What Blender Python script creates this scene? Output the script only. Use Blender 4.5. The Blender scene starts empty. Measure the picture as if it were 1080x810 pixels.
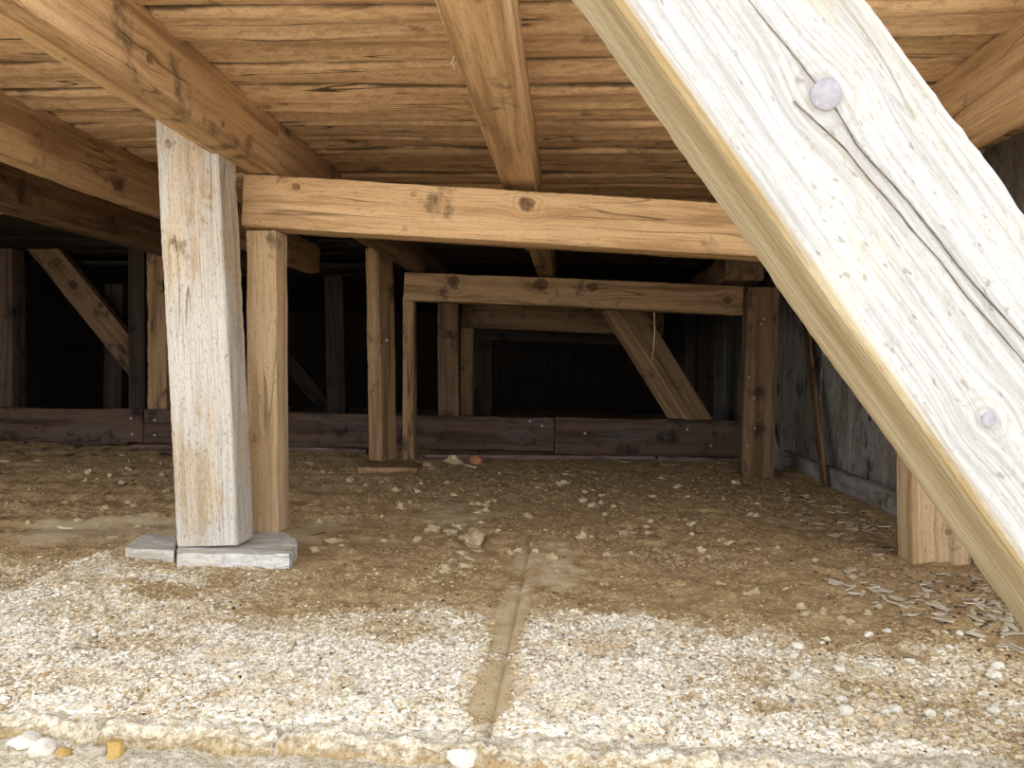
import bpy, math, random
import numpy as np
from mathutils import Vector, Matrix, noise as mn

S = bpy.context.scene
COL = S.collection
random.seed(7)
RNG = np.random.default_rng(11)

# ------------------------------------------------------------------ camera, light, exposure
F_PX = 842.0
CAM_H = 0.60
VPX, VPY = 600.0, 389.0          # where the depth direction (+Y) vanishes
ROLL = math.radians(1.1)
_Y = Vector((VPX-540, 405-VPY, -F_PX)).normalized()
_X = Vector((math.cos(ROLL), -math.sin(ROLL), 0))
_X = (_X - _Y*_X.dot(_Y)).normalized()
_Z = _X.cross(_Y)
CAM_ROT = Matrix(((_X[0], _X[1], _X[2]), (_Y[0], _Y[1], _Y[2]), (_Z[0], _Z[1], _Z[2])))
CAM_POS = Vector((0, 0, CAM_H))
cd = bpy.data.cameras.new('camera'); cam = bpy.data.objects.new('camera', cd); COL.objects.link(cam)
cd.sensor_fit = 'HORIZONTAL'; cd.sensor_width = 36.0; cd.lens = F_PX/1080*36.0
cd.clip_start = 0.02
cam.matrix_world = Matrix.Translation(CAM_POS) @ CAM_ROT.to_4x4()
S.camera = cam

w = bpy.data.worlds.new('overcast_sky'); S.world = w; w.use_nodes = True
bg = w.node_tree.nodes['Background']
wt = w.node_tree; wtc = wt.nodes.new('ShaderNodeTexCoord'); wsep = wt.nodes.new('ShaderNodeSeparateXYZ'); wmr = wt.nodes.new('ShaderNodeMapRange')
wt.links.new(wtc.outputs['Generated'], wsep.inputs[0]); wt.links.new(wsep.outputs['Z'], wmr.inputs[0])
wmr.inputs[1].default_value = 0.0; wmr.inputs[2].default_value = 0.75      # hazy sky: brighter towards the horizon
wmr.inputs[3].default_value = 2.1; wmr.inputs[4].default_value = 0.75
wt.links.new(wmr.outputs[0], bg.inputs[1]); bg.inputs[0].default_value = (0.93, 0.97, 1.0, 1)
sd = bpy.data.lights.new('soft_sun', 'SUN'); sd.energy = 4.5; sd.angle = math.radians(25); sd.color = (1, .97, .92)
sun = bpy.data.objects.new('soft_sun', sd); COL.objects.link(sun)
sun.rotation_euler = Vector((0.25, -0.55, -1.0)).to_track_quat('-Z', 'Y').to_euler()
vs = S.view_settings
vs.view_transform = 'Standard'; vs.look = 'None'; vs.gamma = 1; vs.use_curve_mapping = False
vs.exposure = 1.0
S.cycles.max_bounces = 8; S.cycles.diffuse_bounces = 5

def ray(px, py):
    return CAM_ROT @ Vector((px-540, 405-py, -F_PX))
def atY(px, py, Y):
    d = ray(px, py); return CAM_POS + d*(Y/d.y)
def atZ(px, py, z=0.0):
    d = ray(px, py); return CAM_POS + d*((z-CAM_H)/d.z)
def atX(px, py, X):
    d = ray(px, py); return CAM_POS + d*(X/d.x)

# ------------------------------------------------------------------ bookkeeping
def tag(o, label, cat, group=None):
    o['label'] = label; o['category'] = cat
    if group: o['group'] = group
    return o
def struct(o):
    o['kind'] = 'structure'; return o
def link(name, me, mat=None, parent=None):
    o = bpy.data.objects.new(name, me); COL.objects.link(o)
    if mat is not None and not me.materials: me.materials.append(mat)
    if parent is not None: o.parent = parent
    return o
def mesh_np(name, V, polys=None, tris=None, quads=None, smooth=True):
    me = bpy.data.meshes.new(name)
    if polys is not None:
        me.from_pydata([tuple(v) for v in V], [], polys)
    else:
        f = quads if quads is not None else tris
        n, k = f.shape
        me.vertices.add(len(V)); me.vertices.foreach_set('co', np.asarray(V, np.float32).ravel())
        me.loops.add(n*k); me.loops.foreach_set('vertex_index', f.astype(np.int32).ravel())
        me.polygons.add(n)
        me.polygons.foreach_set('loop_start', np.arange(0, n*k, k, dtype=np.int32))
        me.polygons.foreach_set('loop_total', np.full(n, k, np.int32))
        me.update(calc_edges=True)
    me.polygons.foreach_set('use_smooth', np.full(len(me.polygons), smooth))
    me.validate(); me.update()
    return me

# vectorised value noise
def _h(i, j, s):
    n = (i.astype(np.int64)*374761393 + j.astype(np.int64)*668265263 + s*1442695041) & 0xffffffff
    n = ((n ^ (n >> 13))*1274126177) & 0xffffffff
    n = ((n ^ (n >> 16))*2246822519) & 0xffffffff
    return ((n ^ (n >> 15)) & 0xffff)/65535.0
def vnoise(x, y, s=0):
    i = np.floor(x); j = np.floor(y); u = x-i; v = y-j
    u = u*u*(3-2*u); v = v*v*(3-2*v)
    return (_h(i, j, s)*(1-u)+_h(i+1, j, s)*u)*(1-v)+(_h(i, j+1, s)*(1-u)+_h(i+1, j+1, s)*u)*v
def fbm(x, y, o=4, s=0):
    t = 0; a = .5; n = 0
    for k in range(o):
        t = t + a*vnoise(x, y, s+k*17); n += a; a *= .5; x = x*2.03+3.1; y = y*2.03+7.7
    return t/n
def sst(a, b, x):
    t = np.clip((x-a)/(b-a), 0, 1); return t*t*(3-2*t)

# ------------------------------------------------------------------ node helpers
class NT:
    def __init__(s, name):
        s.m = bpy.data.materials.new(name); s.m.use_nodes = True; s.t = s.m.node_tree
        s.b = s.t.nodes['Principled BSDF']
        s.b.inputs['Specular IOR Level'].default_value = .25
    def n(s, typ, **kw):
        nd = s.t.nodes.new(typ)
        for k, v in kw.items(): setattr(nd, k, v)
        return nd
    def lk(s, a, b): s.t.links.new(a, b)
    def put(s, sock, v):
        if hasattr(v, 'is_linked') or hasattr(v, 'links'): s.lk(v, sock)
        else: sock.default_value = v
    def math(s, op, a, b=0.0, c=None, clamp=False):
        nd = s.n('ShaderNodeMath', operation=op, use_clamp=clamp)
        s.put(nd.inputs[0], a); s.put(nd.inputs[1], b)
        if c is not None: s.put(nd.inputs[2], c)
        return nd.outputs[0]
    def vmath(s, op, a, b):
        nd = s.n('ShaderNodeVectorMath', operation=op); s.put(nd.inputs[0], a); s.put(nd.inputs[1], b); return nd.outputs[0]
    def noise(s, v, scale, detail=4, rough=.55, dist=0.0):
        nd = s.n('ShaderNodeTexNoise'); s.lk(v, nd.inputs['Vector'])
        nd.inputs['Scale'].default_value = scale; nd.inputs['Detail'].default_value = detail
        nd.inputs['Roughness'].default_value = rough; nd.inputs['Distortion'].default_value = dist
        return nd.outputs['Fac']
    def ramp(s, f, a, b):
        nd = s.n('ShaderNodeMapRange', interpolation_type='SMOOTHSTEP'); s.put(nd.inputs[0], f)
        nd.inputs[1].default_value = a; nd.inputs[2].default_value = b
        return nd.outputs[0]
    def mix(s, f, a, b, mode='MIX'):
        nd = s.n('ShaderNodeMix', data_type='RGBA', blend_type=mode)
        s.put(nd.inputs[0], f)
        for sock, v in ((nd.inputs[6], a), (nd.inputs[7], b)):
            if isinstance(v, (tuple, list)): sock.default_value = tuple(v[:3])+(1,)
            else: s.lk(v, sock)
        return nd.outputs[2]
    def attr(s, name, vec=False):
        nd = s.n('ShaderNodeAttribute', attribute_name=name); return nd.outputs['Vector'] if vec else nd.outputs['Fac']
    def bump(s, h, strength, dist):
        nd = s.n('ShaderNodeBump'); s.lk(h, nd.inputs['Height']); nd.inputs['Strength'].default_value = strength
        nd.inputs['Distance'].default_value = dist; s.lk(nd.outputs[0], s.b.inputs['Normal'])

def wood(name, light, mid, dark, stain=(.06, .04, .025), stain_amt=.3, grey=None, grey_amt=0.0, speck=.3,
         crack=.5, island=False, under=None, arris=None, grit=.35, saw=.10, rough=.85):
    """sawn timber: grain runs along the object's own X axis, rings warp round the knots"""
    t = NT(name)
    tc = t.n('ShaderNodeTexCoord').outputs['Object']
    rnd = t.n('ShaderNodeObjectInfo').outputs['Random']
    if island:
        rnd = t.n('ShaderNodeNewGeometry').outputs['Random Per Island']
    off = t.n('ShaderNodeCombineXYZ'); t.lk(t.math('MULTIPLY', rnd, 61.0), off.inputs[0])
    t.lk(t.math('MULTIPLY', rnd, 17.0), off.inputs[1]); t.lk(t.math('MULTIPLY', rnd, 29.0), off.inputs[2])
    p0 = t.vmath('ADD', tc, off.outputs[0])
    p = t.vmath('ADD', p0, t.attr('warp', True))
    streak = t.noise(t.vmath('MULTIPLY', p, (1.1, 20, 20)), 1.0, 5, .6, .35)
    fibre = t.noise(t.vmath('MULTIPLY', p, (5, 190, 190)), 1.0, 3, .6)
    blot = t.noise(p0, 5.5, 5, .65)
    blot2 = t.noise(t.vmath('MULTIPLY', p0, (2.2, 7, 7)), 1.0, 5, .7)
    c = t.mix(t.ramp(streak, .3, .7), mid, light)
    c = t.mix(t.math('MULTIPLY', t.ramp(streak, .52, .36), .55), c, dark)
    c = t.mix(t.math('MULTIPLY', t.ramp(fibre, .52, .34), .45), c, dark)
    if island:
        c = t.mix(.55, c, t.mix(rnd, mid, light))
    if grey:
        g = t.mix(t.ramp(fibre, .35, .62), [v*.72 for v in grey], grey)
        c = t.mix(t.math('MULTIPLY', t.ramp(blot2, .62-.4*grey_amt, .72-.35*grey_amt), min(1, grey_amt*1.3)), c, g)
    # dark stains with ragged edges
    c = t.mix(t.math('MULTIPLY', t.ramp(blot, .66-.22*stain_amt, .80-.2*stain_amt), .85), c, stain)
    c = t.mix(t.math('MULTIPLY', t.ramp(blot2, .64-.1*stain_amt, .78), stain_amt), c, stain)
    if island:
        c = t.mix(t.math('MULTIPLY', t.ramp(t.math('ADD', t.attr('rim'), t.math('MULTIPLY', t.math('SUBTRACT', blot2, .5), 2.2)), .45, 1.0), .85), c, stain)
    # drying cracks: thin lines where a stretched noise crosses its middle value
    ck = t.noise(t.vmath('MULTIPLY', p, (.9, 13, 13)), 1.0, 2, .5, .2)
    ckm = t.math('ABSOLUTE', t.math('SUBTRACT', ck, .5))
    cm = t.math('MULTIPLY', t.ramp(ckm, .010, .003), t.ramp(t.noise(t.vmath('MULTIPLY', p0, (1.6, 5, 5)), 1.0, 1), .50, .58))
    c = t.mix(t.math('MULTIPLY', cm, crack), c, [v*.6 for v in stain])
    sp = t.noise(t.vmath('MULTIPLY', p0, (45, 110, 110)), 1.0, 2, .5)
    c = t.mix(t.math('MULTIPLY', t.ramp(sp, .66, .72), speck), c, stain)
    gt = t.noise(t.vmath('MULTIPLY', p0, (70, 230, 230)), 1.0, 3, .7)
    c = t.mix(t.math('MULTIPLY', t.ramp(gt, .55, .66), grit), c, dark)
    c = t.mix(t.math('MULTIPLY', t.ramp(gt, .45, .36), grit*.45), c, light)
    # knots
    kd = t.math('ADD', t.attr('knotd'), t.math('MULTIPLY', t.math('SUBTRACT', t.noise(t.vmath('MULTIPLY', p0, (22, 45, 45)), 1.0, 3, .6), .5), 1.3))
    rings = t.math('SINE', t.math('MULTIPLY', kd, 8.0))
    near = t.math('MULTIPLY', t.ramp(kd, 3.2, 1.0), .35)
    c = t.mix(t.math('MULTIPLY', near, t.ramp(rings, -.2, 1)), c, dark)
    kcol = t.mix(t.ramp(t.noise(p0, 60, 3), .35, .65), stain, dark)
    c = t.mix(t.math('MULTIPLY', t.ramp(kd, 1.25, .7), t.attr('knotk')), c, kcol)
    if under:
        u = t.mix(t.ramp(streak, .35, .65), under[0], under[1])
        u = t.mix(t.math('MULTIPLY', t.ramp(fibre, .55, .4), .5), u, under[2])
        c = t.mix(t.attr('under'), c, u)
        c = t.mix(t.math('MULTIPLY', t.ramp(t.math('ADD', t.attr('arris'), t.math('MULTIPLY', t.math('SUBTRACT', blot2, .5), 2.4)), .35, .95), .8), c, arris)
    t.lk(c, t.b.inputs['Base Color'])
    t.b.inputs['Roughness'].default_value = rough
    sw = t.n('ShaderNodeTexWave', wave_type='BANDS', bands_direction='DIAGONAL'); t.lk(p0, sw.inputs['Vector'])
    sw.inputs['Scale'].default_value = 26; sw.inputs['Distortion'].default_value = 2.5; sw.inputs['Detail'].default_value = 3
    h = t.math('ADD', t.math('MULTIPLY', streak, .9), t.math('MULTIPLY', fibre, .5))
    h = t.math('ADD', h, t.math('MULTIPLY', sw.outputs['Fac'], saw))
    h = t.math('SUBTRACT', h, t.math('MULTIPLY', cm, 1.2))
    h = t.math('SUBTRACT', h, t.math('MULTIPLY', gt, grit))
    t.bump(h, .7, .005)
    return t.m

M_fresh = wood('sawn_timber', (.66, .44, .24), (.50, .31, .15), (.26, .14, .06), stain_amt=.28, speck=.35)
M_joist = wood('stained_joist_timber', (.60, .39, .20), (.45, .27, .13), (.22, .12, .05), stain_amt=.5, speck=.4)
M_post = wood('weathered_post_timber', (.60, .50, .38), (.48, .38, .27), (.30, .21, .12), stain=(.14, .09, .05), stain_amt=.12,
              grey=(.62, .60, .57), grey_amt=.55, speck=.6, crack=.8, grit=.75)
M_post2 = wood('tan_post_timber', (.62, .45, .27), (.50, .34, .18), (.28, .17, .08), stain_amt=.15, grey=(.55, .5, .44), grey_amt=.25, speck=.4, grit=.5)
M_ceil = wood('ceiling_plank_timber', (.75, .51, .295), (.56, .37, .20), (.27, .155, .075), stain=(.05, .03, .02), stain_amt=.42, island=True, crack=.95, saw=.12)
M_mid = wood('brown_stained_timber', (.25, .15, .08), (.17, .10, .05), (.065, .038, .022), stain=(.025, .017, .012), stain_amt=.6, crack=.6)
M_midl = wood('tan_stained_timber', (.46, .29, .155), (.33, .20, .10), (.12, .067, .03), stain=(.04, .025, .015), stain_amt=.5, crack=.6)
M_dark = wood('shade_darkened_timber', (.055, .037, .026), (.036, .025, .018), (.016, .012, .009), stain=(.01, .008, .007), stain_amt=.6)  # dark-stained wood, blackened further so its colour carries the rear bays' shade
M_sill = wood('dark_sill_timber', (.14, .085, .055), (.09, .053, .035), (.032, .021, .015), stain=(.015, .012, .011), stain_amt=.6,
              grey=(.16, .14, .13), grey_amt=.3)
M_wall = wood('grey_wall_boards', (.36, .32, .27), (.25, .21, .17), (.09, .07, .055), stain=(.025, .02, .018), stain_amt=.5,
              grey=(.46, .44, .41), grey_amt=.5, island=True)
M_foot = wood('chalky_plank', (.70, .66, .60), (.58, .53, .47), (.33, .28, .22), stain=(.2, .17, .14), stain_amt=.15, grey=(.72, .71, .70), grey_amt=.6, crack=.9)

def plain(name, col, col2, scale=30, rough=.9, bump=.3):
    t = NT(name); p = t.n('ShaderNodeTexCoord').outputs['Object']
    f = t.noise(p, scale, 5, .6)
    t.lk(t.mix(t.ramp(f, .35, .65), col, col2), t.b.inputs['Base Color']); t.b.inputs['Roughness'].default_value = rough
    t.bump(f, bump, .004); return t.m
M_nail = plain('galvanised_nail', (.5, .5, .5), (.3, .28, .26), 200, .45)
M_straw = plain('pale_straw', (.75, .68, .5), (.6, .5, .32), 80)

# ------------------------------------------------------------------ timber builder
def timber(name, p0, p1, wd, th, hint, mat, res=.02, knots=(), bev=.003, chip=.002, bow=.004, taper=1.0, parent=None, seed=None):
    """sawn timber from p0 to p1 (centre line). local X = along, local Z ~ hint (extent th), local Y = across (extent wd)"""
    p0 = Vector(p0); p1 = Vector(p1); d = p1-p0; L = d.length; d.normalize()
    ly = Vector(hint).cross(d).normalized(); lz = d.cross(ly)
    M = Matrix(((d.x, ly.x, lz.x, p0.x), (d.y, ly.y, lz.y, p0.y), (d.z, ly.z, lz.z, p0.z), (0, 0, 0, 1)))
    if seed is None: seed = random.random()*90
    nx = max(4, int(L/res)); ny = max(3, int(wd/res)); nz = max(3, int(th/res))
    xs = np.concatenate([[0, 0], np.linspace(bev, L-bev, nx), [L, L]])
    a = np.linspace(-wd/2+bev, wd/2-bev, ny+1); b = np.linspace(-th/2+bev, th/2-bev, nz+1)
    ring = []
    for v in a: ring.append((v, -th/2, v in (a[0], a[-1])))
    for v in b: ring.append((wd/2, v, v in (b[0], b[-1])))
    for v in a[::-1]: ring.append((v, th/2, v in (a[0], a[-1])))
    for v in b[::-1]: ring.append((-wd/2, v, v in (b[0], b[-1])))
    n = len(ring); R = np.array([(r[0], r[1]) for r in ring]); corner = np.array([r[2] for r in ring])
    V = np.zeros((len(xs), n, 3))
    for i, x in enumerate(xs):
        s = 1-(1-taper)*x/L
        k = 1.0
        if i in (0, len(xs)-1): k = 1-2*bev/min(wd, th)
        bx = bow*(mn.noise((x*1.3, seed, 1)) ); by = bow*(mn.noise((x*1.3, seed, 7)))
        V[i, :, 0] = x; V[i, :, 1] = R[:, 0]*s*k+bx; V[i, :, 2] = R[:, 1]*s*k+by
    flat = V.reshape(-1, 3)
    cc = np.tile(corner, len(xs))
    for q in range(len(flat)):
        x, y, z = flat[q]
        f = mn.noise((x*6, y*38+seed, z*38))*.0016
        g = 0.0
        if cc[q]:
            g = max(0.0, mn.noise((x*5+seed, np.sign(y)*3, np.sign(z)*3)) - .12)*chip*1.1 + abs(mn.noise((x*33, y*9+seed, z*9)))*chip*.6
        sc = 1 - (f+g)/(min(wd, th)/2)
        flat[q, 1] *= sc; flat[q, 2] *= sc
    polys = []
    for i in range(len(xs)-1):
        for j in range(n):
            j2 = (j+1) % n
            polys.append((i*n+j, i*n+j2, (i+1)*n+j2, (i+1)*n+j))
    polys.append(tuple(range(n))[::-1]); e = (len(xs)-1)*n; polys.append(tuple(range(e, e+n)))
    me = mesh_np(name, flat, polys=[tuple(reversed(q)) for q in polys])
    me.set_sharp_from_angle(angle=math.radians(30))
    warp = np.zeros((len(flat), 3), np.float32); kd = np.full(len(flat), 9.0, np.float32); kk = np.zeros(len(flat), np.float32)
    Mi = M.inverted()
    for (kp, kr, dk) in knots:
        kl = np.array(Mi @ Vector(kp)); df = flat-kl; dist = np.sqrt((df[:, 0]*.8)**2+df[:, 1]**2+df[:, 2]**2)
        g = np.exp(-(dist/(kr*2.6))**2)[:, None]
        wv = -df*g*.75; wv[:, 0] = 0; warp += wv
        nd = dist/kr; kk = np.where(nd < kd, dk, kk); kd = np.minimum(kd, nd)
    at = me.attributes.new('warp', 'FLOAT_VECTOR', 'POINT'); at.data.foreach_set('vector', warp.astype(np.float32).ravel())
    at = me.attributes.new('knotd', 'FLOAT', 'POINT'); at.data.foreach_set('value', kd.astype(np.float32))
    at = me.attributes.new('knotk', 'FLOAT', 'POINT'); at.data.foreach_set('value', kk.astype(np.float32))
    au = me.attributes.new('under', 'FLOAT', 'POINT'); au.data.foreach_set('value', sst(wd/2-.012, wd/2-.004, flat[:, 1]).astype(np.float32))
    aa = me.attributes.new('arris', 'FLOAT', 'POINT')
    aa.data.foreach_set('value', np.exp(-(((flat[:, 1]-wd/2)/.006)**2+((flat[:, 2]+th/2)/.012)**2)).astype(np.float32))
    o = link(name, me, mat, parent); o.matrix_world = M
    return o

UP = Vector((0, 0, 1)); DEEP = Vector((0, 1, 0))

def post(name, bl, br, by, tl, tr, ty, th, mat, Y=None, sink=.012, yaw=0.0, res=.02, knots=(), raise_=0.0, **kw):
    """upright: pixel edges of its front face at the foot and at the head; stands on the ground at the foot row"""
    if Y is None: Y = atZ((bl+br)/2, by).y
    a = atY((bl+br)/2, by, Y); b = atY((tl+tr)/2, ty, Y)
    wd = (atY(br, by, Y)-atY(bl, by, Y)).length
    wt = (atY(tr, ty, Y)-atY(tl, ty, Y)).length
    wd = (wd+wt)/2
    d = (b-a).normalized(); a = a - d*sink + Vector((0, th/2, 0)); b = b + Vector((0, th/2, 0)) + d*raise_
    hint = Vector((math.sin(yaw), math.cos(yaw), 0))
    return timber(name, a, b, wd, th, hint, mat, res, [(atY(kx, ky, Y), kr, dk) for kx, ky, kr, dk in knots], **kw)

def lateral(name, l, r, hpx_l, hpx_r, Yl, Yr, th, mat, res=.02, knots=(), ext=(0, 0), **kw):
    """crossways beam: l, r = pixel of the middle of the front face at its ends"""
    a = atY(l[0], l[1], Yl); b = atY(r[0], r[1], Yr)
    hh = (hpx_l*Yl+hpx_r*Yr)/2/F_PX
    d = (b-a).normalized()
    kp = []
    for kx, ky, kr, dk in knots:
        s = (kx-l[0])/(r[0]-l[0]); kp.append((atY(kx, ky, Yl+(Yr-Yl)*s), kr, dk))
    a = a - d*ext[0]; b = b + d*ext[1]
    bk = UP.cross(d).normalized()
    if bk.y < 0: bk = -bk
    return timber(name, a+bk*th/2, b+bk*th/2, th, hh, UP, mat, res, kp, **kw)

def nail(parent, P, nrm, r=.006):
    V = []; F = []
    n = 10; nrm = Vector(nrm).normalized(); q = nrm.to_track_quat('Z', 'Y')
    for (z, s) in ((-.004, .9), (.0012, 1), (.0022, .7)):
        for i in range(n):
            V.append(q @ Vector((math.cos(i*6.2832/n)*r*s, math.sin(i*6.2832/n)*r*s, z)))
    for k in (0, 1):
        for i in range(n): F.append((k*n+i, k*n+(i+1) % n, (k+1)*n+(i+1) % n, (k+1)*n+i))
    F.append(tuple(range(2*n, 3*n)))
    me = mesh_np('nail_head', V, polys=F)
    o = link('nail_head', me, M_nail)
    o.parent = parent; o.matrix_parent_inverse = Matrix.Identity(4)
    o.matrix_local = parent.matrix_world.inverted() @ Matrix.Translation(P)
    return o

# ------------------------------------------------------------------ the ground
EDGE = [atZ(0, 760), atZ(270, 777), atZ(540, 794), atZ(720, 806), atZ(1080, 830)]
ex = np.array([-6.0]+[p.x for p in EDGE]+[4.0]); ey = np.array([EDGE[0].y]+[p.y for p in EDGE]+[EDGE[-1].y])
def edge_y(x): return np.interp(x, ex, ey) + (fbm(x*7, x*0+3, 3, 5)-.5)*.02
CR = [(-40, 596), (60, 600), (135, 572), (200, 596), (310, 604), (400, 612), (480, 622), (540, 612), (600, 615), (660, 628), (720, 640), (790, 652), (850, 685), (960, 722), (1080, 752)]
crp = [atZ(*p) for p in CR]
cx = np.array([p.x for p in crp]); cy = np.array([p.y for p in crp])
o_ = np.argsort(cx); cx = cx[o_]; cy = cy[o_]
def blob(x, y, px, py, rx, ry):
    c = atZ(px, py); return np.exp(-(((x-c.x)/rx)**2+((y-c.y)/ry)**2))
SEAM_A = atZ(554, 596); SEAM_B = atZ(512, 789)
def seam_x(y): return SEAM_A.x + (y-SEAM_A.y)*(SEAM_B.x-SEAM_A.x)/(SEAM_B.y-SEAM_A.y)
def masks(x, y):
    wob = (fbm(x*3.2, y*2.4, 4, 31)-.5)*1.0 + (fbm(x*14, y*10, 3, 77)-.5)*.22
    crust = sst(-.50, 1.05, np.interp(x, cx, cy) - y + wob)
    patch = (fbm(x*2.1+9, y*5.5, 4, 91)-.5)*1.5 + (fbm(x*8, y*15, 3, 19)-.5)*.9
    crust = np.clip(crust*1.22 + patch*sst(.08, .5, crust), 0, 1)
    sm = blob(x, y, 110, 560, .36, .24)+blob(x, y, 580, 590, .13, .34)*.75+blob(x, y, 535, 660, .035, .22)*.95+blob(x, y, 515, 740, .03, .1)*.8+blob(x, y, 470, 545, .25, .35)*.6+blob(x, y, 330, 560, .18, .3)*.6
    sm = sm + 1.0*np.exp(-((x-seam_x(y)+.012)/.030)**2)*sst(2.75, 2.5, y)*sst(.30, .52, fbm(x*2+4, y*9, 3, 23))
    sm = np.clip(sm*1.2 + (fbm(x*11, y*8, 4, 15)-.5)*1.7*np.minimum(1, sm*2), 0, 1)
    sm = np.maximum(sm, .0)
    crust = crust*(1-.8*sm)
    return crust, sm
def height(x, y, cr=None, sm=None):
    if cr is None: cr, sm = masks(x, y)
    h = (fbm(x*1.3, y*1.0, 3, 2)-.5)*.028
    far = sst(2.3, 3.0, y)
    rough = (1-.92*sm)
    h += rough*(fbm(x*16, y*16, 4, 3)-.5)*.026
    h += rough*(fbm(x*60, y*60, 3, 4)-.5)*.015
    # crust lumps
    l = np.abs(fbm(x*26, y*22, 3, 8)-.5)*2
    h += cr*(-.006+.013*(1-l)*vnoise(x*40, y*40, 12))
    # ruts running across the mud at the left
    rt = np.sin((y*1.0-.22*x)*21+fbm(x*2, y*2, 3, 44)*5)
    h += far*sst(-.2, -1.2, x)*rt*.010
    # low ridge of mud to the right
    h += sst(.25, .8, x)*sst(4.6, 2.4, y)*(fbm(x*5, y*5, 3, 52)-.35)*.035
    d = np.abs(x-seam_x(y))
    h -= .010*np.exp(-(d/.006)**2)*sst(3.1, 2.7, y)
    h -= .006*np.exp(-((x-seam_x(y)+.02)/.03)**2)*sst(2.9, 2.6, y)
    for (qx, qy0, qy1) in CRACKS:
        h -= .02*np.exp(-((x-qx-(fbm(y*30, y*0, 2, 3)-.5)*.02)/.004)**2)*sst(qy1+.02, qy0, y)
    return h
CRACKS = [(atZ(105, 765).x, 1.25, 1.42), (atZ(300, 770).x, 1.25, 1.38), (atZ(760, 790).x, 1.2, 1.3)]
def height1(x, y): return float(height(np.array([x]), np.array([y]))[0])

def ground_mat():
    t = NT('silt_and_salt_crust'); p = t.n('ShaderNodeTexCoord').outputs['Object']
    cr = t.attr('crust'); sm = t.attr('silt')
    big = t.noise(p, 2.2, 5, .6); med = t.noise(p, 11, 5, .65); fine = t.noise(p, 75, 4, .65); gr = t.noise(p, 210, 2, .6)
    brown = t.mix(t.ramp(med, .35, .66), (.35, .23, .11), (.58, .41, .22))
    brown = t.mix(t.ramp(big, .45, .65), brown, t.mix(t.ramp(fine, .4, .6), (.25, .16, .075), (.62, .45, .25)))
    brown = t.mix(t.math('MULTIPLY', t.ramp(fine, .60, .70), .5), brown, (.56, .47, .33))
    brown = t.mix(t.math('MULTIPLY', t.ramp(gr, .60, .68), .35), brown, (.07, .05, .03))
    silt = t.mix(t.ramp(med, .3, .7), (.50, .38, .21), (.68, .56, .37))
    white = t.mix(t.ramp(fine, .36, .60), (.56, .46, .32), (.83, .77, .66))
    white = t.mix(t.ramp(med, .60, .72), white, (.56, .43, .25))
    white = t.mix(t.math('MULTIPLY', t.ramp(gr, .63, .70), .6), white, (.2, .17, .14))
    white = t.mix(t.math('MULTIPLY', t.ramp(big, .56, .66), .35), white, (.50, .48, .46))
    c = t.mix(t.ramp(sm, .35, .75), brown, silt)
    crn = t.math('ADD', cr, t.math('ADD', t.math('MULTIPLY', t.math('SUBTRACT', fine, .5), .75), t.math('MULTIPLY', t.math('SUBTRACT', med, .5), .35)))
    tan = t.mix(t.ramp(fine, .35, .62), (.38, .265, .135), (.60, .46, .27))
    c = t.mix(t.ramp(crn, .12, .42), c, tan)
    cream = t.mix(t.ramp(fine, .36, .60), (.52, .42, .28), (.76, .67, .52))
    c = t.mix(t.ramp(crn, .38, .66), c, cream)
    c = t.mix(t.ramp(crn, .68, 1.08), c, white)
    c = t.mix(t.math('MULTIPLY', t.ramp(gr, .57, .66), .55), c, (.13, .10, .07))
    t.lk(c, t.b.inputs['Base Color']); t.b.inputs['Roughness'].default_value = .92
    h = t.math('ADD', t.math('MULTIPLY', fine, 1.0), t.math('MULTIPLY', gr, .4))
    h = t.math('MULTIPLY', h, t.math('SUBTRACT', 1.0, t.math('MULTIPLY', sm, .8)))
    t.bump(h, 1.0, .010); return t.m
M_ground = ground_mat()

def build_floor():
    xs = np.concatenate([np.arange(-5.0, -2.2, .016), np.arange(-2.2, 1.62, .0068)])
    tt = np.linspace(0, 1, 680)
    nx = len(xs); X = np.tile(xs, (len(tt)+7, 1)); Y = np.zeros_like(X); Z = np.zeros_like(X)
    e = edge_y(xs)
    prof = tt**1.7
    Yg = e[None, :] + prof[:, None]*(11.0-e[None, :])
    Zg = height(X[7:], Yg)
    lip = sst(.035, 0, Yg-e[None, :]); Zg = Zg - .010*lip**2
    Y[7:] = Yg; Z[7:] = Zg
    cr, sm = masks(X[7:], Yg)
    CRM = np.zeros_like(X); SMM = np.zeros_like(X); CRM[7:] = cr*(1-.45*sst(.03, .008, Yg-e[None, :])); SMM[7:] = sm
    lw = sst(.05, .012, Yg-e[None, :])         # bare board edge along the front lip
    SMM[7:] = np.maximum(SMM[7:], lw*(.35+.6*fbm(X[7:]*6, Yg*6, 3, 61)))
    for k in range(7):
        f = (7-k)/7
        Y[k] = e - .004 - .010*f + (fbm(xs*40, xs*0+k*1.7, 3, 66)-.5)*.016*min(1, f*3)
        Z[k] = Z[7] - .075*f
        SMM[k] = .0; CRM[k] = .12+.9*(fbm(xs*9, xs*0+k*.9, 4, 9)-.2)*(.6+.5*f)
    m, n = X.shape
    V = np.stack([X, Y, Z], -1).reshape(-1, 3)
    i = np.arange(m-1)[:, None]*n+np.arange(n-1)[None, :]
    Q = np.stack([i, i+1, i+n+1, i+n], -1).reshape(-1, 4)
    me = mesh_np('floor', V, quads=Q)
    for nm, A in (('crust', CRM), ('silt', SMM)):
        at = me.attributes.new(nm, 'FLOAT', 'POINT'); at.data.foreach_set('value', A.astype(np.float32).ravel())
    return struct(link('floor', me, M_ground))
build_floor()

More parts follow.
